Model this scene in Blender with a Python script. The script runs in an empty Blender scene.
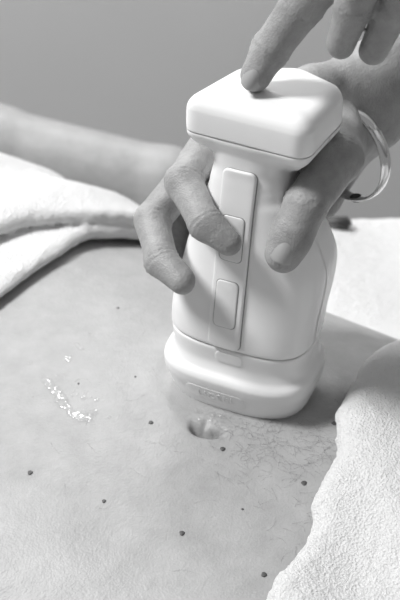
import bpy, bmesh, math, random
import numpy as np
import openvdb
from mathutils import Vector, Matrix, noise as mnoise

random.seed(4)
rng = np.random.default_rng(4)
S = bpy.context.scene
COL = S.collection
V = lambda *a: np.array(a, float)

# ------------------------------------------------------------ camera, light
PITCH = math.radians(38.0)
cd = bpy.data.cameras.new('camera'); cam = bpy.data.objects.new('camera', cd); COL.objects.link(cam)
cam.location = (-0.024, -0.4925, 0.4398)
cam.rotation_euler = (math.pi/2 - PITCH, 0, 0)
cd.sensor_fit = 'VERTICAL'; cd.sensor_height = 24.0; cd.lens = 50.0
cd.clip_start = 0.01; cd.clip_end = 20
cd.dof.use_dof = True; cd.dof.focus_distance = 0.575; cd.dof.aperture_fstop = 9.0
S.camera = cam

w = bpy.data.worlds.new('room_light'); S.world = w; w.use_nodes = True
w.node_tree.nodes['Background'].inputs[0].default_value = (1, 1, 1, 1)
w.node_tree.nodes['Background'].inputs[1].default_value = 0.27

def area(name, loc, target, size, power):
    l = bpy.data.lights.new(name, 'AREA'); l.shape = 'DISK'; l.size = size; l.energy = power
    o = bpy.data.objects.new(name, l); COL.objects.link(o); o.location = loc
    o.rotation_euler = (Vector(target) - Vector(loc)).to_track_quat('-Z', 'Y').to_euler()
    return o
area('ceiling_lamp', (-1.45, 0.10, 1.95), (0, 0, 0.05), 0.60, 68)
area('gel_glint_lamp', (-0.15, 0.95, 0.95), (0, 0, 0.0), 0.26, 7)  # unseen lamp added behind the belly so the gel catches highlights
S.view_settings.view_transform = 'Standard'; S.view_settings.look = 'None'
S.view_settings.gamma = 1; S.view_settings.exposure = 0.0; S.view_settings.use_curve_mapping = False

# ------------------------------------------------------------ materials
def srgb(v):
    v /= 255.0
    return ((v + .055) / 1.055) ** 2.4 if v > .04045 else v / 12.92
def mat(name, g, rough=.5, sss=0, spec=.5, metal=0, coat=0):
    m = bpy.data.materials.new(name); m.use_nodes = True
    b = m.node_tree.nodes['Principled BSDF']
    c = srgb(g); b.inputs['Base Color'].default_value = (c, c, c, 1)
    b.inputs['Roughness'].default_value = rough; b.inputs['Metallic'].default_value = metal
    b.inputs['Specular IOR Level'].default_value = spec
    b.inputs['Coat Weight'].default_value = coat; b.inputs['Coat Roughness'].default_value = .15
    if sss:
        b.inputs['Subsurface Weight'].default_value = sss
        b.inputs['Subsurface Radius'].default_value = (1, 1, 1); b.inputs['Subsurface Scale'].default_value = .003
    return m
def nd(m, t, **k):
    n = m.node_tree.nodes.new(t)
    for a, v in k.items():
        if a in n.inputs: n.inputs[a].default_value = v
        else: setattr(n, a, v)
    return n
def coords(m):
    return nd(m, 'ShaderNodeTexCoord').outputs['Object']
def noise_tex(m, scale, detail=4, rough=.6):
    n = nd(m, 'ShaderNodeTexNoise'); n.inputs['Scale'].default_value = scale
    n.inputs['Detail'].default_value = detail; n.inputs['Roughness'].default_value = rough
    m.node_tree.links.new(coords(m), n.inputs['Vector']); return n.outputs['Fac']
def voronoi(m, scale, feature='F1'):
    n = nd(m, 'ShaderNodeTexVoronoi'); n.inputs['Scale'].default_value = scale; n.feature = feature
    m.node_tree.links.new(coords(m), n.inputs['Vector']); return n.outputs['Distance']
def add_bumps(m, items):
    L = m.node_tree.links; prev = None
    for out, st, dist in items:
        b = nd(m, 'ShaderNodeBump'); b.inputs['Strength'].default_value = st; b.inputs['Distance'].default_value = dist
        L.new(out, b.inputs['Height'])
        if prev: L.new(prev, b.inputs['Normal'])
        prev = b.outputs['Normal']
    L.new(prev, m.node_tree.nodes['Principled BSDF'].inputs['Normal'])
def mottle(m, out, g0, g1, lo=.3, hi=.7):
    r = nd(m, 'ShaderNodeMapRange'); L = m.node_tree.links
    r.inputs['From Min'].default_value = lo; r.inputs['From Max'].default_value = hi
    r.inputs['To Min'].default_value = srgb(g0); r.inputs['To Max'].default_value = srgb(g1)
    L.new(out, r.inputs['Value']); c = nd(m, 'ShaderNodeCombineColor')
    for k in range(3): L.new(r.outputs[0], c.inputs[k])
    L.new(c.outputs[0], m.node_tree.nodes['Principled BSDF'].inputs['Base Color'])

M = {}
M['skin'] = mat('belly_skin', 176, .46, .25, .4)
mottle(M['skin'], noise_tex(M['skin'], 55, 6, .7), 156, 173)
add_bumps(M['skin'], [(noise_tex(M['skin'], 90, 3), .35, .0012), (voronoi(M['skin'], 900), .25, .0004), (noise_tex(M['skin'], 420, 3), .3, .0006)])
M['hand'] = mat('hand_skin', 150, .5, .25, .35)
mottle(M['hand'], noise_tex(M['hand'], 90, 5, .65), 136, 162)
add_bumps(M['hand'], [(noise_tex(M['hand'], 200, 4), .45, .0010), (voronoi(M['hand'], 1100), .4, .0004)])
M['nail'] = mat('nail', 160, .3, .2, .5)
M['shell'] = mat('white_plastic', 234, .33, .08, .5)
add_bumps(M['shell'], [(noise_tex(M['shell'], 1500, 2), .03, .0002)])
M['panel'] = mat('panel_plastic', 230, .38, .05, .5)
M['button'] = mat('button_plastic', 222, .42, .05, .45)
M['base'] = mat('base_plastic', 236, .27, .08, .5)
M['dark'] = mat('dark_mark', 60, .6)
M['liner'] = mat('seam_plastic', 196, .6)
M['gap'] = mat('button_gap', 145, .6)
M['mole'] = mat('mole', 80, .5)
M['hair'] = mat('body_hair', 112, .6)
M['towel'] = mat('terry_cloth', 236, .95, .1, .1)
add_bumps(M['towel'], [(voronoi(M['towel'], 820), .8, .0010), (noise_tex(M['towel'], 1300, 4, .8), .8, .0010)])
M['sheet'] = mat('bed_sheet', 234, .9, 0, .1)
add_bumps(M['sheet'], [(noise_tex(M['sheet'], 22, 3), .4, .004), (noise_tex(M['sheet'], 900, 2), .3, .0005)])
M['metal'] = mat('silver', 225, .13, 0, .5, 1)
M['wall'] = mat('wall_paint', 225, .85, 0, .2)
mottle(M['wall'], noise_tex(M['wall'], 2.5, 2), 223, 228)
add_bumps(M['wall'], [(noise_tex(M['wall'], 60, 4), .1, .002)])
M['floor'] = mat('floor_vinyl', 130, .6)
mottle(M['floor'], noise_tex(M['floor'], 8, 5), 124, 136)
M['frame'] = mat('couch_frame', 70, .5)
M['gel'] = mat('gel', 250, .04, 0, .6)
_t = M['gel'].node_tree; _o = _t.nodes['Material Output']; _tr = _t.nodes.new('ShaderNodeBsdfTransparent'); _gl = _t.nodes.new('ShaderNodeBsdfGlossy')
_gl.inputs['Roughness'].default_value = .20; _fr = _t.nodes.new('ShaderNodeFresnel'); _fr.inputs['IOR'].default_value = 1.48; _mx = _t.nodes.new('ShaderNodeMixShader')
_mx.inputs[0].default_value = .10; _t.links.new(_tr.outputs[0], _mx.inputs[1]); _t.links.new(_gl.outputs[0], _mx.inputs[2]); _t.links.new(_mx.outputs[0], _o.inputs['Surface'])

# ------------------------------------------------------------ object helpers
def link(name, me, m, parent=None):
    o = bpy.data.objects.new(name, me); COL.objects.link(o)
    me.materials.append(m)
    if parent is not None: o.parent = parent
    return o
def smooth(me):
    me.polygons.foreach_set('use_smooth', [True] * len(me.polygons)); me.update()
def pydata(name, vs, fs, m, parent=None, sm=True):
    me = bpy.data.meshes.new(name); me.from_pydata([tuple(map(float, v)) for v in vs], [], fs)
    bm = bmesh.new(); bm.from_mesh(me); bmesh.ops.recalc_face_normals(bm, faces=bm.faces); bm.to_mesh(me); bm.free()
    if sm: smooth(me)
    return link(name, me, m, parent)
def tag(o, label, cat, group=None, kind=None):
    o['label'] = label; o['category'] = cat
    if group: o['group'] = group
    if kind: o['kind'] = kind
    return o
def struct(name, o):
    o['kind'] = 'structure'; o.name = name; return o
def box_mesh(name, lo, hi, m, parent=None, bev=.0, rot=0, loc=(0, 0, 0)):
    bm = bmesh.new(); bmesh.ops.create_cube(bm, size=1)
    for v in bm.verts:
        v.co = Vector([lo[i] + (v.co[i] + .5) * (hi[i] - lo[i]) for i in range(3)])
    if bev: bmesh.ops.bevel(bm, geom=list(bm.edges), offset=bev, segments=4, affect='EDGES', profile=.5)
    me = bpy.data.meshes.new(name); bm.to_mesh(me); bm.free(); smooth(me) if bev else None
    o = link(name, me, m, parent); o.rotation_euler.z = rot; o.location = loc; return o

# signed distance toolkit -------------------------------------------------
def cone(p, a, b, r1, r2):
    """round cone between a and b"""
    a = np.asarray(a, float); b = np.asarray(b, float)
    ba = b - a; l2 = ba @ ba; rr = r1 - r2; a2 = l2 - rr * rr; il2 = 1 / l2
    pa = p - a; y = pa @ ba; z = y - l2
    q = pa * l2 - y[:, None] * ba; x2 = (q * q).sum(1)
    y2 = y * y * l2; z2 = z * z * l2
    k = np.sign(rr) * rr * rr * x2
    d = (np.sqrt(np.maximum(x2 * a2 * il2, 0)) + y * rr) * il2 - r1
    c1 = np.sign(z) * a2 * z2 > k
    c2 = np.sign(y) * a2 * y2 < k
    d = np.where(c2, np.sqrt(x2 + y2) * il2 - r1, d)
    d = np.where(c1, np.sqrt(x2 + z2) * il2 - r2, d)
    return d
def smin(a, b, k):
    h = np.maximum(k - np.abs(a - b), 0) / k
    return np.minimum(a, b) - h * h * k * .25
def smax(a, b, k): return -smin(-a, -b, k)
def ellipsoid(p, c, ax, r):
    """ax: 3 row vectors, r radii"""
    q = (p - c) @ np.asarray(ax).T
    k0 = np.linalg.norm(q / r, axis=1); k1 = np.linalg.norm(q / (np.asarray(r) ** 2), axis=1)
    return k0 * (k0 - 1) / np.maximum(k1, 1e-9)
def chain(p, pts, rs, k=.004):
    d = None
    for i in range(len(pts) - 1):
        c = cone(p, pts[i], pts[i + 1], rs[i], rs[i + 1])
        d = c if d is None else smin(d, c, k)
    return d
def unit(v): v = np.asarray(v, float); return v / np.linalg.norm(v)

# smooth value noise (vectorised)
def vnoise(p, scale, seed=0):
    r = np.random.default_rng(seed).random((32, 32, 32))
    q = p * scale + 100.0
    i = np.floor(q).astype(int); f = q - i; f = f * f * (3 - 2 * f); i &= 31; j = (i + 1) & 31
    def g(a, b, c): return r[a, b, c]
    x, y, z = f[:, 0], f[:, 1], f[:, 2]
    c00 = g(i[:,0],i[:,1],i[:,2])*(1-x)+g(j[:,0],i[:,1],i[:,2])*x
    c10 = g(i[:,0],j[:,1],i[:,2])*(1-x)+g(j[:,0],j[:,1],i[:,2])*x
    c01 = g(i[:,0],i[:,1],j[:,2])*(1-x)+g(j[:,0],i[:,1],j[:,2])*x
    c11 = g(i[:,0],j[:,1],j[:,2])*(1-x)+g(j[:,0],j[:,1],j[:,2])*x
    return ((c00*(1-y)+c10*y)*(1-z)+(c01*(1-y)+c11*y)*z) * 2 - 1

def sdf_mesh(f, lo, hi, h, slack=.004, N=24):
    lo = np.array(lo, float); hi = np.array(hi, float)
    nb = np.ceil((hi - lo) / (h * N)).astype(int)
    bi = np.stack(np.meshgrid(*[np.arange(n) for n in nb], indexing='ij'), -1).reshape(-1, 3)
    cen = lo + (bi + .5) * N * h
    fc = np.concatenate([f(cen[s:s+20000]) for s in range(0, len(cen), 20000)])
    rad = N * h * .5 * math.sqrt(3) + slack
    grid = openvdb.FloatGrid(); grid.background = 3 * h
    loc = np.stack(np.meshgrid(*[np.arange(N)] * 3, indexing='ij'), -1).reshape(-1, 3)
    for b, v in zip(bi, fc):
        if v > rad: continue
        i0 = tuple(int(x) for x in b * N)
        if v < -rad:
            grid.fill(i0, tuple(int(x) + N - 1 for x in i0), -3 * h); continue
        d = f(lo + (b * N + loc) * h)
        grid.copyFromArray(np.clip(d, -3 * h, 3 * h).reshape(N, N, N).astype(np.float32), ijk=i0)
    pts, quads = grid.convertToQuads(isovalue=0.0)
    return pts * h + lo, quads
def np_mesh(name, parts):
    vs = np.concatenate([p[0] for p in parts]); off = 0; fs = []
    for v, q in parts:
        fs.append(q.astype(np.int64) + off); off += len(v)
    fs = np.concatenate(fs)[:, ::-1]
    me = bpy.data.meshes.new(name)
    me.vertices.add(len(vs)); me.vertices.foreach_set('co', vs.astype(np.float32).ravel())
    me.loops.add(fs.size); me.loops.foreach_set('vertex_index', fs.astype(np.int32).ravel())
    me.polygons.add(len(fs)); me.polygons.foreach_set('loop_start', np.arange(0, fs.size, 4, dtype=np.int32))
    me.polygons.foreach_set('loop_total', np.full(len(fs), 4, dtype=np.int32))
    me.update(calc_edges=True); me.validate()
    bm = bmesh.new(); bm.from_mesh(me); bmesh.ops.recalc_face_normals(bm, faces=bm.faces); bm.to_mesh(me); bm.free()
    smooth(me); return me

# ------------------------------------------------------------ setting
struct('wall_back', box_mesh('wall_back', (-2.2, 1.0, -0.95), (2.2, 1.1, 1.7), M['wall']))
struct('floor', box_mesh('floor', (-2.2, -1.8, -1.0), (2.2, 1.1, -0.95), M['floor']))

# body frame: axis towards the feet, s across (away from camera)
AX = unit(V(.84, -.54, 0)); NX = V(.54, .84, 0) / np.linalg.norm([.54, .84]); MID = -.041
ROT = math.atan2(AX[1], AX[0])
BED = -.135
# treatment couch
couch = bpy.data.objects.new('treatment_couch', None); COL.objects.link(couch); couch.location = (0, 0, -.95)
tag(couch, 'treatment couch with white padded top under the lying patient', 'couch')
CR = -.35
mt = box_mesh('mattress', (-.95, -.42, -.07), (.95, .292, 0), M['sheet'], couch, .02, CR, (0, 0, BED + .95))
fr = box_mesh('frame', (-.93, -.40, -.12), (.93, .272, -.07), M['frame'], couch, .004, CR, (0, 0, BED + .95))
for a in (-.85, .85):
    for b in (-.33, .23):
        box_mesh('leg', (a - .025, b - .025, 0), (a + .025, b + .025, .95 + BED - .12), M['frame'], couch, .004, CR)

# ------------------------------------------------------------ patient
NAV = V(-.0205, -.037, 0)
def torso_d(p, off=0.0):
    s = p @ NX - MID; t = p @ AX; z = p[:, 2]
    W = .19 + 0 * t; H = .11
    n = 2.4
    zz = z + H - .0022
    k = (np.abs(s / W) ** n + np.abs(zz / H) ** n) ** (1 / n)
    # approximate distance
    gs = np.abs(s / W) ** (n - 1) / W; gz = np.abs(zz / H) ** (n - 1) / H
    gr = np.sqrt(gs ** 2 + gz ** 2) / np.maximum(k, 1e-6) ** (n - 1)
    d = (k - 1) / np.maximum(gr, 1 / W)
    d = smax(d, (BED + .0005) - z, .02)
    d = smax(d, np.abs(t + .12) - .62, .05)
    return d
def arm_pts():
    return [V(-.46, .39, -.085), V(-.30, .392, -.080), V(-.19, .378, -.082), V(-.05, .348, -.097), V(-.015, .338, -.101)]
def patient_f(p):
    d = torso_d(p)
    z = p[:, 2]
    top = np.abs(z) < .06
    if top.any():
        q = p[top]; e = (q - NAV)
        a = e @ V(.95, -.3, 0); b = e @ V(.3, .95, 0)
        dent = -.0085 * np.exp(-((a / .0074) ** 4 + ((b + .0034 - 34 * a * a) / .0025) ** 2)) - .0016 * np.exp(-((a / .0095) ** 2 + (b / .0060) ** 2))
        lip = .0013 * np.exp(-((a / .011) ** 2 + ((b - .0068) / .0042) ** 2)) + .0007 * np.exp(-((a / .012) ** 2 + ((b + .008) / .004) ** 2))
        fold = -.0012 * np.exp(-((a + .0015) / .0016) ** 2 - ((b - .001) / .004) ** 2)
        und = .0022 * vnoise(q, 14, 3) * np.clip((np.linalg.norm(q[:, :2], axis=1) - .04) / .03, 0, 1)
        # skin pushed up in a soft roll round the applicator
        dr = np.linalg.norm(q[:, :2] / V(1.25, .95), axis=1)
        roll = .0012 * np.exp(-((dr - .040) / .006) ** 2)
        d[top] -= dent + lip + fold + und + roll
    a = arm_pts()
    arm = smin(cone(p, a[0], a[1], .045, .036), cone(p, a[1], a[2], .035, .031), .02)
    arm = smin(arm, cone(p, a[2], a[3], .031, .026), .012)
    arm = smin(arm, cone(p, a[3], a[4], .026, .021), .01)
    # resting hand, hidden behind the applicator
    c = a[4]
    for k, (dx, dy, L) in enumerate([(.075, .018, .07), (.085, .004, .075), (.080, -.010, .07), (.070, -.024, .055)]):
        m = c + V(.05, dy * .9 - .006, -.014); t = m + V(L * .35, dy * .3 - .016, -.010)
        arm = smin(arm, cone(p, c + V(.01, dy * .4, -.004), m, .014, .0105), .008)
        arm = smin(arm, cone(p, m, t, .009, .0075), .002)
    d = smin(d, arm, .02)
    # shoulder, neck and head beyond the frame
    sh = -.50 * AX + MID * NX + V(0, 0, -.07)
    d = smin(d, cone(p, sh + .13 * NX, a[0], .055, .045), .03)
    d = smin(d, cone(p, sh - .14 * NX, sh - .22 * NX + V(0, 0, -.01), .055, .045), .03)
    d = smin(d, cone(p, sh - .08 * AX, sh - .22 * AX, .06, .055), .04)
    d = smin(d, ellipsoid(p, sh - .31 * AX + V(0, 0, .03), [AX, NX, V(0, 0, 1)], V(.12, .075, .095)), .02)
    return d
pv, pq = sdf_mesh(patient_f, (-1.0, -.45, BED - .01), (.55, .72, .09), .0026, slack=.012)
pme = np_mesh('person', [(pv, pq)])
def refine(me, c, rad, cuts, f, g=.0004):
    bm = bmesh.new(); bm.from_mesh(me)
    es = [e for e in bm.edges if all((v.co - Vector(c)).length < rad for v in e.verts)]
    bmesh.ops.subdivide_edges(bm, edges=es, cuts=cuts, use_grid_fill=True)
    vv = [v for v in bm.verts if (v.co - Vector(c)).length < rad * 1.02]
    P = np.array([v.co for v in vv])
    for _ in range(3):
        d = f(P); G = np.stack([(f(P + g * e) - f(P - g * e)) / (2 * g) for e in np.eye(3)], 1)
        P = P - d[:, None] * G / np.maximum((G * G).sum(1), .3)[:, None]
    for v, p in zip(vv, P): v.co = p
    bm.to_mesh(me); bm.free(); smooth(me)
refine(pme, NAV, .024, 4, patient_f)
patient = link('person', pme, M['skin'])
tag(patient, 'patient lying on the back with bare belly and forearm, wearing nothing but towels', 'person')
patient['label'] = 'lying patient with bare moled belly and forearm resting behind the towel'
PV = pv[(np.abs(pv[:, 0]) < .2) & (np.abs(pv[:, 1]) < .25) & (pv[:, 2] > -.05)]
# height lookup on the belly
def skin_z(x, y):
    lo, hi = -.08, .02
    zs = np.linspace(lo, hi, 201)
    d = patient_f(np.stack([np.full(201, x), np.full(201, y), zs], 1))
    k = np.where(d < 0)[0]
    if not len(k): return lo
    k = k[-1]
    return zs[k] + (zs[1] - zs[0]) * (-d[k]) / max(d[k + 1] - d[k], 1e-9) if k < 200 else hi

for (x, y, r) in [(-.1067, -.0647, .0013), (-.0695, -.0843, .0010), (-.0488, -.0339, .0012), (-.0323, -.1036, .0013),
                  (-.0128, -.0517, .0013), (.0046, -.1282, .0013), (.0259, -.0746, .0014), (.0438, -.0332, .0013),
                  (-.083, -.1383, .0014), (-.0705, .062, .0008), (-.0874, -.0053, .0006), (-.004, -.090, .0006), (-.058, .0, .0006)]:
    bm = bmesh.new(); bmesh.ops.create_icosphere(bm, subdivisions=3, radius=1)
    ph = random.random() * 6
    for v in bm.verts:
        k = 1 + .15 * math.sin(3 * math.atan2(v.co.y, v.co.x) + ph)
        v.co = Vector((v.co.x * r * k, v.co.y * r * 1.1, v.co.z * r * .35))
    me = bpy.data.meshes.new('mole'); bm.to_mesh(me); bm.free(); smooth(me)
    o = link('mole', me, M['mole'], patient); o.location = (x, y, skin_z(x, y) + .0001)

# fine body hair
def hairs():
    cu = bpy.data.curves.new('body_hair', 'CURVE'); cu.dimensions = '3D'; cu.bevel_depth = .00005; cu.bevel_resolution = 0
    n = 0
    while n < 900:
        t = rng.uniform(.0, .10); s = rng.normal(0.016, .020)
        if n % 3 == 0: t = rng.uniform(-.10, .12); s = rng.normal(0.01, .05)
        p = NAV + AX * t + NX * s
        if p[0] < -.03 and rng.random() < .75: n += 1; continue
        if (abs(p[0]) < .045 and -.03 < p[1] < .06): n += 1; continue
        if p[0] > .07 or p[1] < -.16: n += 1; continue
        a = ROT + rng.normal(.1, .8); L = rng.uniform(.003, .011); c = rng.normal(0, 110)
        sp = cu.splines.new('POLY'); sp.points.add(5)
        q = p.copy()
        for i in range(6):
            z = skin_z(q[0], q[1]) + .00005 + .0005 * math.sin(i / 5 * math.pi)
            sp.points[i].co = (q[0], q[1], z, 1); sp.points[i].radius = 1 - i / 7
            q = q + V(math.cos(a), math.sin(a), 0) * L / 5; a += c * L / 5
        n += 1
    o = bpy.data.objects.new('body_hair', cu); COL.objects.link(o); cu.materials.append(M['hair']); o.parent = patient
    o['kind'] = 'stuff'; return o
hairs()

# ------------------------------------------------------------ applicator
YAW = math.radians(-24)
DEV = bpy.data.objects.new('handheld_applicator', None); COL.objects.link(DEV)
DEV.location = (0, -.0015, -.0006); DEV.rotation_euler = (0, 0, YAW)
tag(DEV, 'white plastic handheld body treatment applicator standing upright on the belly', 'treatment device')
# z, half width, front y, back y, centre x, exponent
ST = np.array([
 [.0000, .0325, -.0215, .0200, -.0015, 2.8],
 [.0015, .0352, -.0238, .0230, -.0015, 2.9],
 [.0050, .0370, -.0252, .0250, -.001, 3.0],
 [.0120, .0390, -.0268, .0275, -.001, 3.2],
 [.0190, .0402, -.0285, .0290, -.001, 3.3],
 [.0222, .0402, -.0288, .0292, -.001, 3.3],
 [.0246, .0395, -.0278, .0288, -.001, 3.3],
 [.0270, .0370, -.0248, .0270, -.001, 3.3],
 [.0320, .0360, -.0232, .0268, -.001, 3.3],
 [.0405, .0368, -.0237, .0285, -.001, 3.3],
 [.0418, .0364, -.0230, .0280, -.001, 3.3],
 [.0432, .0372, -.0238, .0288, -.001, 3.3],
 [.0520, .0374, -.0230, .0320, -.001, 3.3],
 [.0650, .0372, -.0208, .0390, .000, 3.2],
 [.0780, .0362, -.0184, .0430, .001, 3.0],
 [.0920, .0325, -.0160, .0405, .0005, 2.8],
 [.1060, .0270, -.0137, .0320, -.001, 2.8],
 [.1180, .0225, -.0113, .0300, -.001, 3.0],
 [.1280, .0190, -.0090, .0260, -.002, 3.0],
 [.1350, .0178, -.0078, .0250, -.002, 3.0],
 [.1385, .0185, -.0078, .0260, -.002, 3.0],
 [.1700, .0190, -.0078, .0270, -.002, 3.0]])
# plan of the head: five rounded corners, and how far it is drawn in at each height
HEADP = [(-.0335, -.0078), (.0298, -.0108), (.0335, .0330), (.0070, .0445), (-.0215, .0330)]
HI = np.array([[.1200, .0190], [.1300, .0160], [.1350, .0126], [.1390, .0086], [.1425, .0048], [.1458, .0018], [.1490, .0003], [.1499, .0002], [.1505, .0004], [.1511, .0001],
               [.1550, .0000], [.1615, .0003], [.1638, .0010], [.1658, .0024], [.1674, .0043], [.1684, .0068], [.1688, .0095]])
def head_radius(th, inset, RD=.0075):
    """distance from the head's centre to its rounded, inset outline in direction th"""
    c = np.array([.002, .018]); P = [np.array(q) for q in HEADP]; n = len(P)
    dr = np.array([math.cos(th), math.sin(th)])
    lo, hi = 0.0, .08
    def sd(q):
        d = -1e9; outs = []
        m = -1e9
        vals = []
        for i in range(n):
            e = P[(i+1) % n] - P[i]; nn = np.array([e[1], -e[0]]) / np.hypot(*e)
            vals.append(nn @ (q - P[i]) + RD)
        # rounded intersection of half planes
        pos = sorted([v for v in vals], reverse=True)[:2]
        if pos[1] > 0: return math.hypot(pos[0], pos[1]) * 1.0 - RD
        return pos[0] - RD
    for _ in range(26):
        mid = (lo + hi) / 2
        if sd(c + dr * mid) + inset < 0: lo = mid
        else: hi = mid
    return lo
_hc = {}
def head_ring(z, extra=0):
    ins = float(pchip(HI[:, 0], HI[:, 1], z)) + extra; key = round(ins, 6)
    if key not in _hc:
        _hc[key] = [(.002 + math.cos(t) * (r := head_radius(t, ins)), .018 + math.sin(t) * r) for t in [2*math.pi*k/NA for k in range(NA)]]
    return _hc[key]
def pchip(xs, ys, x):
    h = np.diff(xs); dl = np.diff(ys) / h; m = np.zeros(len(xs)); m[0] = dl[0]; m[-1] = dl[-1]
    for i in range(1, len(xs) - 1):
        if dl[i-1] * dl[i] > 0:
            w1 = 2 * h[i] + h[i-1]; w2 = h[i] + 2 * h[i-1]; m[i] = (w1 + w2) / (w1 / dl[i-1] + w2 / dl[i])
    i = np.clip(np.searchsorted(xs, x) - 1, 0, len(xs) - 2); t = (x - xs[i]) / h[i]
    return (ys[i]*(2*t**3-3*t**2+1) + h[i]*m[i]*(t**3-2*t**2+t) + ys[i+1]*(-2*t**3+3*t**2) + h[i]*m[i+1]*(t**3-t**2))
def station(z): return [pchip(ST[:, 0], ST[:, k], z) for k in range(1, 6)]
NA = 128
_nr = {}
def neck_radius(k, a, b, cx, cy, n):
    key = (k, round(a, 6), round(b, 6), round(cy, 6), round(cx, 6))
    if key not in _nr:
        th = 2 * math.pi * k / NA; c, s = math.cos(th), math.sin(th); lo, hi = 0.0, .08
        for _ in range(24):
            m = (lo + hi) / 2
            if abs((.002 + c*m - cx) / a) ** n + abs((.018 + s*m - cy) / b) ** n < 1: lo = m
            else: hi = m
        _nr[key] = lo
    return _nr[key]
def ring(z, sc=1.0, inset=0):
    a, yf, yb, cx, n = station(z); b = (yb - yf) / 2; cy = (yf + yb) / 2
    a -= inset; b -= inset; out = []
    f = min(1, max(0, (z - .118) / .008)); f = f * f * (3 - 2 * f)
    hr = head_ring(z, inset) if f > 0 else None
    for k in range(NA):
        th = 2 * math.pi * k / NA; c, s = math.cos(th), math.sin(th)
        r = (abs(c) ** n + abs(s) ** n) ** (-1 / n)
        x = cx + a * r * c; y = cy + b * r * s
        if hr:
            rh = math.hypot(hr[k][0] - .002, hr[k][1] - .018); rn = neck_radius(k, a, b, cx, cy, n)
            kk = .004; h = max(kk - abs(rh - rn), 0) / kk; rr = max(rh, rn) + h * h * kk * .25
            if z > .1505: rr = rh
            x = x * (1 - f) + (.002 + c * rr) * f; y = y * (1 - f) + (.018 + s * rr) * f
        out.append((x, y, z))
    return out
def front_y(x, z, out=0.0):
    a, yf, yb, cx, n = station(z); b = (yb - yf) / 2; cy = (yf + yb) / 2
    u = min(abs((x - cx) / a), .999)
    return cy - (b) * (1 - u ** n) ** (1 / n) - out
def loft(name, zs, m, parent, cap_lo=True, cap_hi=True, dome=0, kr=None, inset=0, th_thick=0):
    vs = []; fs = []
    ks = list(range(NA)) if kr is None else [k % NA for k in kr]
    n = len(ks)
    for z in zs:
        r = ring(z, inset=inset); vs += [r[k] for k in ks]
    seg = n if kr is None else n - 1
    for i in range(len(zs) - 1):
        for k in range(seg):
            fs.append((i*n+k, i*n+(k+1) % n, (i+1)*n+(k+1) % n, (i+1)*n+k))
    def cap(base, z, dz):
        c = np.mean([vs[base+k] for k in range(n)], axis=0); prev = list(range(base, base+n))
        for q in (.85, .6, .3):
            cur = []
            for k in range(n):
                v = np.array(vs[base+k]); w_ = c + (v - c) * q; w_[2] = z + dz * (1 - q * q)
                cur.append(len(vs)); vs.append(tuple(w_))
            for k in range(n): fs.append((prev[k], prev[(k+1) % n], cur[(k+1) % n], cur[k]))
            prev = cur
        vs.append((c[0], c[1], z + dz)); ci = len(vs) - 1
        for k in range(n): fs.append((prev[k], prev[(k+1) % n], ci))
    if kr is None:
        if cap_lo: cap(0, zs[0], 0)
        if cap_hi: cap((len(zs)-1)*n, zs[-1], dome)
    o = pydata(name, vs, fs, m, parent)
    return o
loft('applicator_base', list(np.linspace(0, .0415, 60)), M['base'], DEV)
# two shells: the rear one starts behind the side seam
kf = range(int(NA*.5) + 1, NA)          # front: theta 180..360 and a little round the sides
kb = range(-3, int(NA*.5) + 1 + 3)
zb = list(np.linspace(.0420, .1240, 90)) + list(np.linspace(.1245, .1503, 60))
loft('front_shell', zb, M['shell'], DEV, kr=kf)
rs = loft('rear_shell', zb, M['shell'], DEV, kr=kb, inset=-.00018)
loft('inner_body', list(np.linspace(.0418, .1240, 60)) + list(np.linspace(.1245, .1508, 44)), M['liner'], DEV, inset=.0005).name = 'seam_liner'
hd = loft('head_cap', list(np.linspace(.1506, .1610, 26)) + list(np.linspace(.1613, .1688, 34)), M['base'], DEV, dome=.0006)

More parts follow.
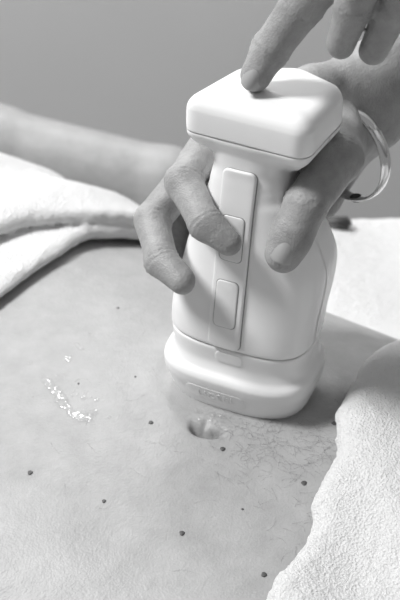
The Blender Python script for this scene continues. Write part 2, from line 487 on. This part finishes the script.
# raised strip and buttons following the front face
def patch(name, x0, x1, z0, z1, out, rad, m, parent, slope=0.0, nx=28, nz=60, edge=.0012, sink=.002, bow=0):
    """rounded-rectangle pad lying on the front; slope shifts x with z"""
    xc, zc, hx, hz = (x0+x1)/2, (z0+z1)/2, (x1-x0)/2, (z1-z0)/2
    vs = []; fs = []
    rings = [(1.0, -sink), (1.0, out - edge*.9), (1 - .25*edge/hx, out - edge*.35), (1 - 1.0*edge/hx, out)]
    def outline(shr):
        pts = []; r = max(rad - shr, .0003); ax, az = hx - shr, hz - shr
        for (cx, cz, a0) in ((ax-r, az-r, 0), (-(ax-r), az-r, 90), (-(ax-r), -(az-r), 180), (ax-r, -(az-r), 270)):
            for i in range(9):
                t = math.radians(a0 + i * 90 / 8); pts.append((cx + r*math.cos(t), cz + r*math.sin(t)))
        # subdivide the long runs
        res = []
        for i in range(len(pts)):
            a = np.array(pts[i]); b = np.array(pts[(i+1) % len(pts)]); n = max(1, int(round(np.linalg.norm(b-a) / .0012 if i % 9 == 8 else 1)))
            if i % 9 == 8: n = (24 if i in (8, 26) else 12) if True else n
            # run 8: top edge, 17: left side, 26: bottom, 35: right side
            if i == 17 or i == 35: n = 40
            for k in range(n): res.append(a + (b-a) * k / n)
        return res
    def put(u, w_, o):
        z = zc + w_; x = xc + u + slope * (z - zc)
        return (x, front_y(x, z, o), z)
    loops = []
    for sh, o in ((0, -sink), (0, out - edge), (.15*edge, out - .45*edge), (.5*edge, out - .12*edge), (edge, out)):
        ids = []
        for (u, w_) in outline(sh): ids.append(len(vs)); vs.append(put(u, w_, o))
        loops.append(ids)
    base = outline(edge)
    for q in (.8, .55, .3, 0):
        ids = []
        for (u, w_) in base:
            # shrink across only towards the spine of the pad
            sp = max(-(hz-hx), min(hz-hx, w_)) if hz > hx else 0
            ids.append(len(vs)); vs.append(put(u*q, sp + (w_-sp)*q, out + bow*(1-q*q)))
        loops.append(ids)
    for a, b in zip(loops[:-1], loops[1:]):
        n = len(a)
        for k in range(n): fs.append((a[k], a[(k+1) % n], b[(k+1) % n], b[k]))
    fs.append(tuple(reversed(loops[0])))
    o = pydata(name, vs, fs, m, parent)
    bm = bmesh.new(); bm.from_mesh(o.data); bmesh.ops.remove_doubles(bm, verts=bm.verts, dist=1e-6); bmesh.ops.recalc_face_normals(bm, faces=bm.faces); bm.to_mesh(o.data); bm.free(); smooth(o.data)
    return o
patch('strip_gap_shade', -.0114, .0061, .0432, .1367, .0003, .0038, M['gap'], DEV, edge=.0002)  # grey rim: groove round the strip plus painted shade along its right step
strip = patch('control_strip', -.0112, .0056, .0435, .1365, .0017, .0035, M['panel'], DEV, edge=.0010)
for z0, z1 in ((.0915, .1150), (.0560, .0815)):
    patch('button_gap', -.0090, .0030, z0, z1, .00185, .0026, M['gap'], DEV, edge=.0002)
    patch('button', -.0086, .0026, z0 + .0004, z1 - .0004, .0023, .0024, M['button'], DEV, edge=.0005, bow=.0003)
tab = patch('release_tab', -.0075, .0070, .0330, .0400, .0004, .0025, M['base'], DEV, edge=.0005)

def relief():
    fc = bpy.data.curves.new('lettering', 'FONT'); fc.body = 'LICEIII'; fc.size = .0062; fc.align_x = 'CENTER'; fc.align_y = 'CENTER'; fc.extrude = .5; fc.space_character = 1.15
    to = bpy.data.objects.new('lettering', fc); COL.objects.link(to)
    me = bpy.data.meshes.new_from_object(to); bpy.data.objects.remove(to)
    for v in me.vertices:
        x = v.co.x - .006; z = .0118 + v.co.y; v.co = (x, front_y(x, z, .00045 if v.co.z > 0 else -.0006), z)
    link('relief_lettering', me, M['base'], DEV)
    outer = patch('lettering_plate', -.0225, .0105, .0070, .0168, .00018, .0040, M['base'], DEV, edge=.0003)
relief()

# ------------------------------------------------------------ operator
def finger(p, pts, rs, crease=True):
    d = chain(p, pts, rs, .0030)
    for i in range(1, len(pts) - 1):
        d = smin(d, np.linalg.norm(p - pts[i], axis=1) - rs[i] * .98, .0008)
    if crease:
        for i in range(1, len(pts) - 1):
            J = pts[i]; a = unit(pts[i+1] - pts[i-1]); e = p - J; t = e @ a
            rr = np.linalg.norm(e, axis=1); m = rr < rs[i] * 2.2
            d[m] += .00045 * np.cos(2 * np.pi * t[m] / .0024) * np.exp(-(t[m] / .0034) ** 2)
    return d
# right hand, gripping
RH = dict(
 wrist=V(.0655, .080, .1255),
 fore=V(.1530, .155, .1710),
 thumb=[V(.0420, .044, .126), V(.0405, .012, .1310), V(.0240, -.0150, .1215), V(.0142, -.0265, .1020)],
 index=[V(.0310, .056, .1420), V(-.0140, .0480, .1260), V(-.0315, .0080, .1195), V(-.0215, -.0165, .1125), V(-.0110, -.0230, .1065)],
 middle=[V(.0260, .058, .116), V(-.0210, .0560, .1050), V(-.0475, .0160, .0925), V(-.0425, -.0095, .0860), V(-.0325, -.0215, .0835)],
 ring=[V(.0290, .060, .096), V(-.012, .0640, .088), V(-.0360, .040, .078), V(-.0370, .022, .072)],
 little=[V(.0380, .056, .080), V(.008, .0620, .072), V(-.018, .058, .064), V(-.0300, .044, .060)])
def right_f(p):
    H = RH
    d = finger(p, H['index'][0:], [.0105, .0098, .0088, .0076, .0062])
    d = np.minimum(d, finger(p, H['middle'], [.0105, .0096, .0086, .0078, .0066]))
    d = np.minimum(d, finger(p, H['ring'], [.0105, .0095, .0086, .0072]))
    d = np.minimum(d, finger(p, H['little'], [.0095, .0085, .0075, .0062]))
    palm = None
    for k in ('index', 'middle', 'ring', 'little'):
        c = cone(p, H['wrist'] + V(-.005, 0, {'index': .008, 'middle': .002, 'ring': -.006, 'little': -.012}[k]), H[k][0], .0165, .0115)
        palm = c if palm is None else smin(palm, c, .012)
    d = smin(d, palm, .008)
    th = finger(p, H['thumb'], [.0150, .0120, .0098, .0084])
    th = smin(th, ellipsoid(p, (H['thumb'][2]*.45 + H['thumb'][3]*.55), thumb_axes(), V(.0150, .0100, .0088)), .004)
    d = smin(d, th, .010)
    d = smin(d, cone(p, H['wrist'] + V(-.008, -.006, -.008), V(.036, .034, .108), .0145, .0125), .012)
    ax = unit(H['fore'] - H['wrist'])
    up_ = unit(V(0, 0, 1) - ax * ax[2])
    for s in (-1, 1):
        d = smin(d, cone(p, H['wrist'] + up_ * .0085 * s, H['fore'] + up_ * .013 * s, .0165, .0260), .014)
    # sinews and knuckle softness
    d += .00035 * vnoise(p, 130, 7)
    return d
def thumb_axes():
    T = RH['thumb']; a = unit(T[3] - T[2]); n = V(-.10, -.80, .58); n = unit(n - a * (n @ a)); s = np.cross(a, n); return [a, s, n]
# left hand, pressing
LH = dict(
 index=[V(.0420, -.006, .2480), V(.0205, .0120, .2080), V(.0070, .0105, .1870), V(.0010, .0080, .1758)],
 middle=[V(.0600, -.006, .2660), V(.0460, -.018, .2440), V(.0400, -.0100, .2180), V(.0362, -.0035, .1965)],
 ring=[V(.0790, -.004, .2600), V(.0630, -.018, .2410), V(.0560, -.0100, .2160), V(.0502, -.0040, .1938)],
 little=[V(.0950, -.002, .2520), V(.0800, -.014, .2350), V(.0725, -.0090, .2140), V(.0670, -.0040, .1965)],
 thumb=[V(.060, .010, .285), V(.040, .036, .264), V(.030, .050, .250), V(.028, .052, .236)],
 wrist=V(.110, -.012, .318), fore=V(.245, -.030, .440))
def left_f(p):
    H = LH
    d = finger(p, H['index'], [.0110, .0096, .0083, .0072])
    for k, r in (('middle', 1.0), ('ring', 1.0), ('little', .92)):
        d = np.minimum(d, finger(p, H[k], [.0105*r, .0092*r, .0079*r, .0062*r]))
    palm = None
    for k in ('index', 'middle', 'ring', 'little'):
        c = cone(p, H['wrist'], H[k][0], .0170, .0120)
        palm = c if palm is None else smin(palm, c, .012)
    d = smin(d, palm, .007)
    d = smin(d, finger(p, H['thumb'], [.0150, .0115, .0100, .0085]), .008)
    d = smin(d, cone(p, H['wrist'], H['fore'], .0235, .0330), .012)
    d += .00035 * vnoise(p, 130, 9)
    return d
hv1 = sdf_mesh(right_f, (-.075, -.050, .040), (.190, .175, .235), .0011, slack=.004, N=16)
hv2 = sdf_mesh(left_f, (-.02, -.075, .160), (.290, .085, .490), .0012, slack=.004, N=16)
def oper_rest(p):
    f1 = RH['fore']; f2 = LH['fore']
    d = cone(p, f1 - .012 * unit(f1 - RH['wrist']), V(.36, .24, .28), .036, .044)
    d = smin(d, cone(p, V(.36, .24, .28), V(.56, .20, .50), .046, .055), .02)
    e = cone(p, f2 - .012 * unit(f2 - LH['wrist']), V(.38, -.14, .40), .030, .044)
    e = smin(e, cone(p, V(.38, -.14, .40), V(.56, -.18, .52), .046, .055), .02)
    d = np.minimum(d, e)
    t = ellipsoid(p, V(.62, .01, .36), np.eye(3), V(.12, .20, .30))
    t = smin(t, cone(p, V(.61, .01, .60), V(.58, .01, .70), .06, .055), .05)
    t = smin(t, ellipsoid(p, V(.55, .01, .80), np.eye(3), V(.095, .075, .12)), .02)
    return smin(d, t, .05)
hv3 = sdf_mesh(oper_rest, (.10, -.30, -.0), (.80, .35, .95), .006, slack=.01, N=16)
oper = link('person', np_mesh('person', [hv1, hv2, hv3]), M['hand'])
tag(oper, 'operator whose one hand grips the white applicator while the other hand presses its top', 'person')

def nail(c, a, n, L, W, parent, label=None):
    a = unit(a); n = unit(n - a * (n @ a)); s = np.cross(a, n)
    vs = []; fs = []; nu, nv = 16, 14
    for lay in (0, -.0009):
        for i in range(nu + 1):
            for j in range(nv + 1):
                u = -1 + 2 * i / nu; v = -1 + 2 * j / nv
                # superellipse squircle mapping
                uu = u * math.sqrt(1 - .38 * v * v); vv = v * math.sqrt(1 - .38 * u * u)
                h = -.30 * W * vv * vv * 1.0 - .10 * L * uu * uu * (1 if uu > 0 else .6)
                vs.append(c + a * uu * L / 2 + s * vv * W / 2 + n * (h + lay))
    o = (nu + 1) * (nv + 1)
    for i in range(nu):
        for j in range(nv):
            q = [i*(nv+1)+j, (i+1)*(nv+1)+j, (i+1)*(nv+1)+j+1, i*(nv+1)+j+1]
            fs.append(tuple(q)); fs.append(tuple(k + o for k in reversed(q)))
    per = [i*(nv+1) for i in range(nu+1)] + [nu*(nv+1)+j for j in range(1, nv+1)] + [i*(nv+1)+nv for i in range(nu-1, -1, -1)] + [j for j in range(nv-1, 0, -1)]
    for k in range(len(per)):
        a_, b_ = per[k], per[(k+1) % len(per)]; fs.append((a_, b_, b_+o, a_+o))
    return pydata('fingernail', vs, fs, M['nail'], parent)
def surf(f, c, n, lo=0, hi=.03):
    ts = np.linspace(lo, hi, 300); d = f(c + ts[:, None] * n); k = np.argmax(d > 0); return c + n * ts[k]
ta = thumb_axes(); T = RH['thumb']; c = T[3] - ta[0] * .0030
nail(surf(right_f, c, ta[2]) + ta[2] * .0006, ta[0], ta[2], .0140, .0126, oper)
I = LH['index']; a = unit(I[3] - I[2]); n = V(-.25, -.9, .3); n = unit(n - a * (n @ a))
nail(surf(left_f, I[3] + a * .001, n) + n * .0005, a, n, .0105, .0095, oper)

# ------------------------------------------------------------ bangle
fw = V(0, math.cos(PITCH), -math.sin(PITCH)); rt = V(1, 0, 0)
up = V(0, math.sin(PITCH), math.cos(PITCH))
def bangle():
    c = V(.0517, .056, .1123) + V(-.0010, 0, -.0062) - fw * .006
    Mj = unit(rt * .50 - up * .87); B = unit(-fw * .86 + (rt * .87 + up * .50) * .52); B = unit(B - Mj * (B @ Mj)); N = np.cross(Mj, B)
    R = .0252; vs = []; fs = []; n, m = 120, 14
    for i in range(n):
        th = 2 * math.pi * i / n; rd = Mj * math.cos(th) + B * math.sin(th)
        for j in range(m):
            ph = 2 * math.pi * j / m
            vs.append(c + rd * (R + .0011 * math.cos(ph)) + N * .0036 * math.sin(ph))
    for i in range(n):
        for j in range(m):
            fs.append((i*m+j, ((i+1) % n)*m+j, ((i+1) % n)*m+(j+1) % m, i*m+(j+1) % m))
    o = pydata('bangle', vs, fs, M['metal'])
    tag(o, 'polished silver bangle hanging round the wrist of the gripping hand', 'bracelet')
    q = c + Mj * (R + .002) + B * .004
    return o, c, Mj, B, N, R
bg, bc, bMj, bB, bN, bR = bangle()
# small clasp bead
bm = bmesh.new(); bmesh.ops.create_icosphere(bm, subdivisions=3, radius=.0024)
for v in bm.verts: v.co.x *= 1.5
me = bpy.data.meshes.new('clasp'); bm.to_mesh(me); bm.free(); smooth(me)
o = link('clasp', me, M['dark'], bg); o.location = Vector(bc + bMj * math.cos(-.5) * bR + bB * math.sin(-.5) * bR)

# ------------------------------------------------------------ towels
def terry(p, amp=.00035):
    return amp * vnoise(p, 480, 11) + amp * vnoise(p, 210, 12)
def towel_chest(p):
    s = p @ NX - MID; t = p @ AX; b = torso_d(p)
    # far down the flank the cloth leaves the body
    e1 = unit(V(.66, -.75, 0))
    def edge(off, wob):
        # signed: positive outside (towards the feet)
        return p[:, 0] * e1[0] + p[:, 1] * e1[1] - off + wob * np.sin(s * 38 + 1.0)
    lay1 = smax(np.abs(b - .006) - .0055, p @ e1 - np.interp(s, [-.06, .03, .08, .11, .14, .18], [-.11, -.138, -.153, -.166, -.160, -.155]), .009)
    lay1 = smax(lay1, s - .215, .01)
    fold = .004 * np.sin((p @ e1) * 90 + s * 10)
    lay2 = smax(np.abs(b - .0160 - fold * .4) - .0058, p @ e1 - np.interp(s, [-.06, .03, .08, .11, .14, .18], [-.150, -.176, -.180, -.172, -.164, -.160]), .010)
    lay2 = smax(lay2, s - .215, .015)
    d = smin(lay1, lay2, .002)
    d = smax(d, -(p @ e1) - .44, .01)
    d = smax(d, -s - .20, .01)
    d = smax(d, (BED + .003) - p[:, 2], .004)
    d += .0018 * vnoise(p, 35, 5) + terry(p)
    return smax(d, .0022 - b, .001)
tv = sdf_mesh(towel_chest, (-.58, -.16, BED), (.06, .50, .06), .0018, slack=.008)
o = link('towel', np_mesh('towel', [tv]), M['towel'])
tag(o, 'thick white terry towel folded over the chest beside the resting forearm', 'towel')

EDX = np.array([[-.30, -.075], [-.16, .000], [-.143, .0075], [-.115, .022], [-.080, .035], [-.045, .043], [-.015, .050], [.010, .0650], [.030, .0800], [.045, .0930], [.08, .118], [.30, .20]])
def towel_hips(p):
    x, y = p[:, 0], p[:, 1]; b = torso_d(p); s = p @ NX - MID
    ex = np.interp(y, EDX[:, 0], EDX[:, 1]) - .0022 * np.sin(y * 120) - .0005 * np.sin(y * 310 + 1)
    e = (ex - x) * .85
    ripple = .0030 * np.sin((x * .55 + y * .25) * 130) * np.clip((x - ex) / .03, 0, 1) + .003 * vnoise(p, 24, 21)
    d = smax(np.abs(b - .0095 - ripple) - .0085, e, .014)
    d = smax(d, s - .215, .01); d = smax(d, -s - .20, .01); d = smax(d, x - .36, .01)
    d = smax(d, (BED + .003) - p[:, 2], .004)
    d += terry(p, .00045) + .0004 * np.sin((x * .9 + y * .45) * 1500) * (vnoise(p, 22, 8) > 0)
    return smax(d, .0022 - b, .001)
tv = sdf_mesh(towel_hips, (-.12, -.33, BED), (.38, .20, .05), .0017, slack=.008)
o = link('towel', np_mesh('towel', [tv]), M['towel'])
tag(o, 'thick white terry towel draped over the hips, right of the navel', 'towel')

def towel_bed(p):
    q = p - V(.20, .198, BED + .028)
    c, s_ = math.cos(-.02), math.sin(-.02)
    qx = q[:, 0] * c + q[:, 1] * s_; qy = -q[:, 0] * s_ + q[:, 1] * c
    a = np.abs(qx) - .165; bb = np.abs(qy) - .085; z = np.abs(q[:, 2] - .004 * np.sin(qx * 30 + qy * 12)) - .004
    d = smax(smax(a, bb, .05), z, .03) - .018
    d += .004 * vnoise(p, 16, 31) + terry(p, .0004)
    d = smax(d, .003 - torso_d(p), .002)
    return smax(d, (BED + .0015) - p[:, 2], .002)
tv = sdf_mesh(towel_bed, (-.02, .04, BED - .004), (.41, .38, -.04), .0022, slack=.012)
o = link('towel', np_mesh('towel', [tv]), M['towel'])
tag(o, 'white folded towel lying on the couch behind the applicator', 'towel')

# ------------------------------------------------------------ gel
def gel(name, blobs, label, h=.0005, z_amp=1.0, jag=.0007):
    P = np.array([b[:2] for b in blobs]); lo = np.append(P.min(0) - .012, -.012); hi = np.append(P.max(0) + .012, .012)
    xs = np.arange(lo[0], hi[0], .001); ys = np.arange(lo[1], hi[1], .001)
    zt = np.array([[skin_z(x, y) for y in ys] for x in xs])
    def f(p):
        ix = np.clip((p[:, 0] - xs[0]) / .001, 0, len(xs) - 1.001); iy = np.clip((p[:, 1] - ys[0]) / .001, 0, len(ys) - 1.001)
        i = ix.astype(int); j = iy.astype(int); fx = ix - i; fy = iy - j
        s = (zt[i, j]*(1-fx)+zt[i+1, j]*fx)*(1-fy) + (zt[i, j+1]*(1-fx)+zt[i+1, j+1]*fx)*fy
        z = p[:, 2] - s
        d = None
        for (x, y, r, hh) in blobs:
            q = np.stack([(p[:, 0]-x)/r, (p[:, 1]-y)/r, z/hh], 1); k = np.linalg.norm(q, axis=1)
            c = (k - 1) * min(hh, r) * .9
            d = c if d is None else smin(d, c, .0010)
        d = d + jag * .5 * vnoise(p, 420, 41)
        return smax(d, -z - .0004, .0002)
    o = link(name, np_mesh(name, [sdf_mesh(f, lo, hi, h, slack=.003, N=16)]), M['gel'])
    tag(o, label, 'gel'); return o
bl = []
path = [(-.1060, .0005), (-.1045, -.0030), (-.1010, -.0080), (-.0975, -.0120), (-.0950, -.0180), (-.0925, -.0230), (-.0885, -.0270), (-.0850, -.0300), (-.0805, -.0330), (-.0790, -.0270), (-.0760, -.0280)]
for i in range(len(path) - 1):
    for k in range(3):
        t = k / 3; x = path[i][0]*(1-t)+path[i+1][0]*t; y = path[i][1]*(1-t)+path[i+1][1]*t
        bl.append((x + rng.normal(0, .0005), y + rng.normal(0, .0005), rng.uniform(.0012, .0026), rng.uniform(.0005, .0011)))
for x, y in [(-.0950, .0150), (-.0905, .0260), (-.0880, .0230), (-.0930, .0170), (-.0835, -.0160), (-.0870, -.0140), (-.0900, -.0145), (-.0770, -.0180), (-.0765, -.0060), (-.1150, .0130), (-.0700, -.0310), (-.0935, .0130), (-.0965, .0165), (-.0895, .0245), (-.0910, .0275), (-.0830, -.0120), (-.0895, -.0110), (-.0990, .0020), (-.0800, -.0160), (-.0845, -.0165)]:
    bl.append((x, y, rng.uniform(.0009, .0016), rng.uniform(.0006, .0010)))
gel('gel_smear', bl, 'clear wet gel smear glistening on the belly, left of the applicator')
bl = [(-.0250, -.0262, .0021, .0019), (-.0212, -.0280, .0015, .0014), (-.0172, -.0292, .0022, .0019), (-.0132, -.0298, .0018, .0016), (-.0105, -.0302, .0011, .0010),
      (-.0240, -.0325, .0013, .0011), (-.0190, -.0330, .0014, .0011)]
gel('gel_smear', bl, 'clear gel drops between the applicator base and the navel')

# small dark block of unidentified kind, at the far edge of the couch
bm = bmesh.new(); bmesh.ops.create_cube(bm, size=1)
for v in bm.verts: v.co = Vector((v.co.x * .022, v.co.y * .012, v.co.z * .006))
bmesh.ops.bevel(bm, geom=list(bm.edges), offset=.0025, segments=4, affect='EDGES')
me = bpy.data.meshes.new('dark_block'); bm.to_mesh(me); bm.free(); smooth(me)
o = link('dark_block', me, M['frame']); o.location = (.0765, .268, -.082); tag(o, 'small black block lying on the folded towel behind the bangle', 'dark_block')
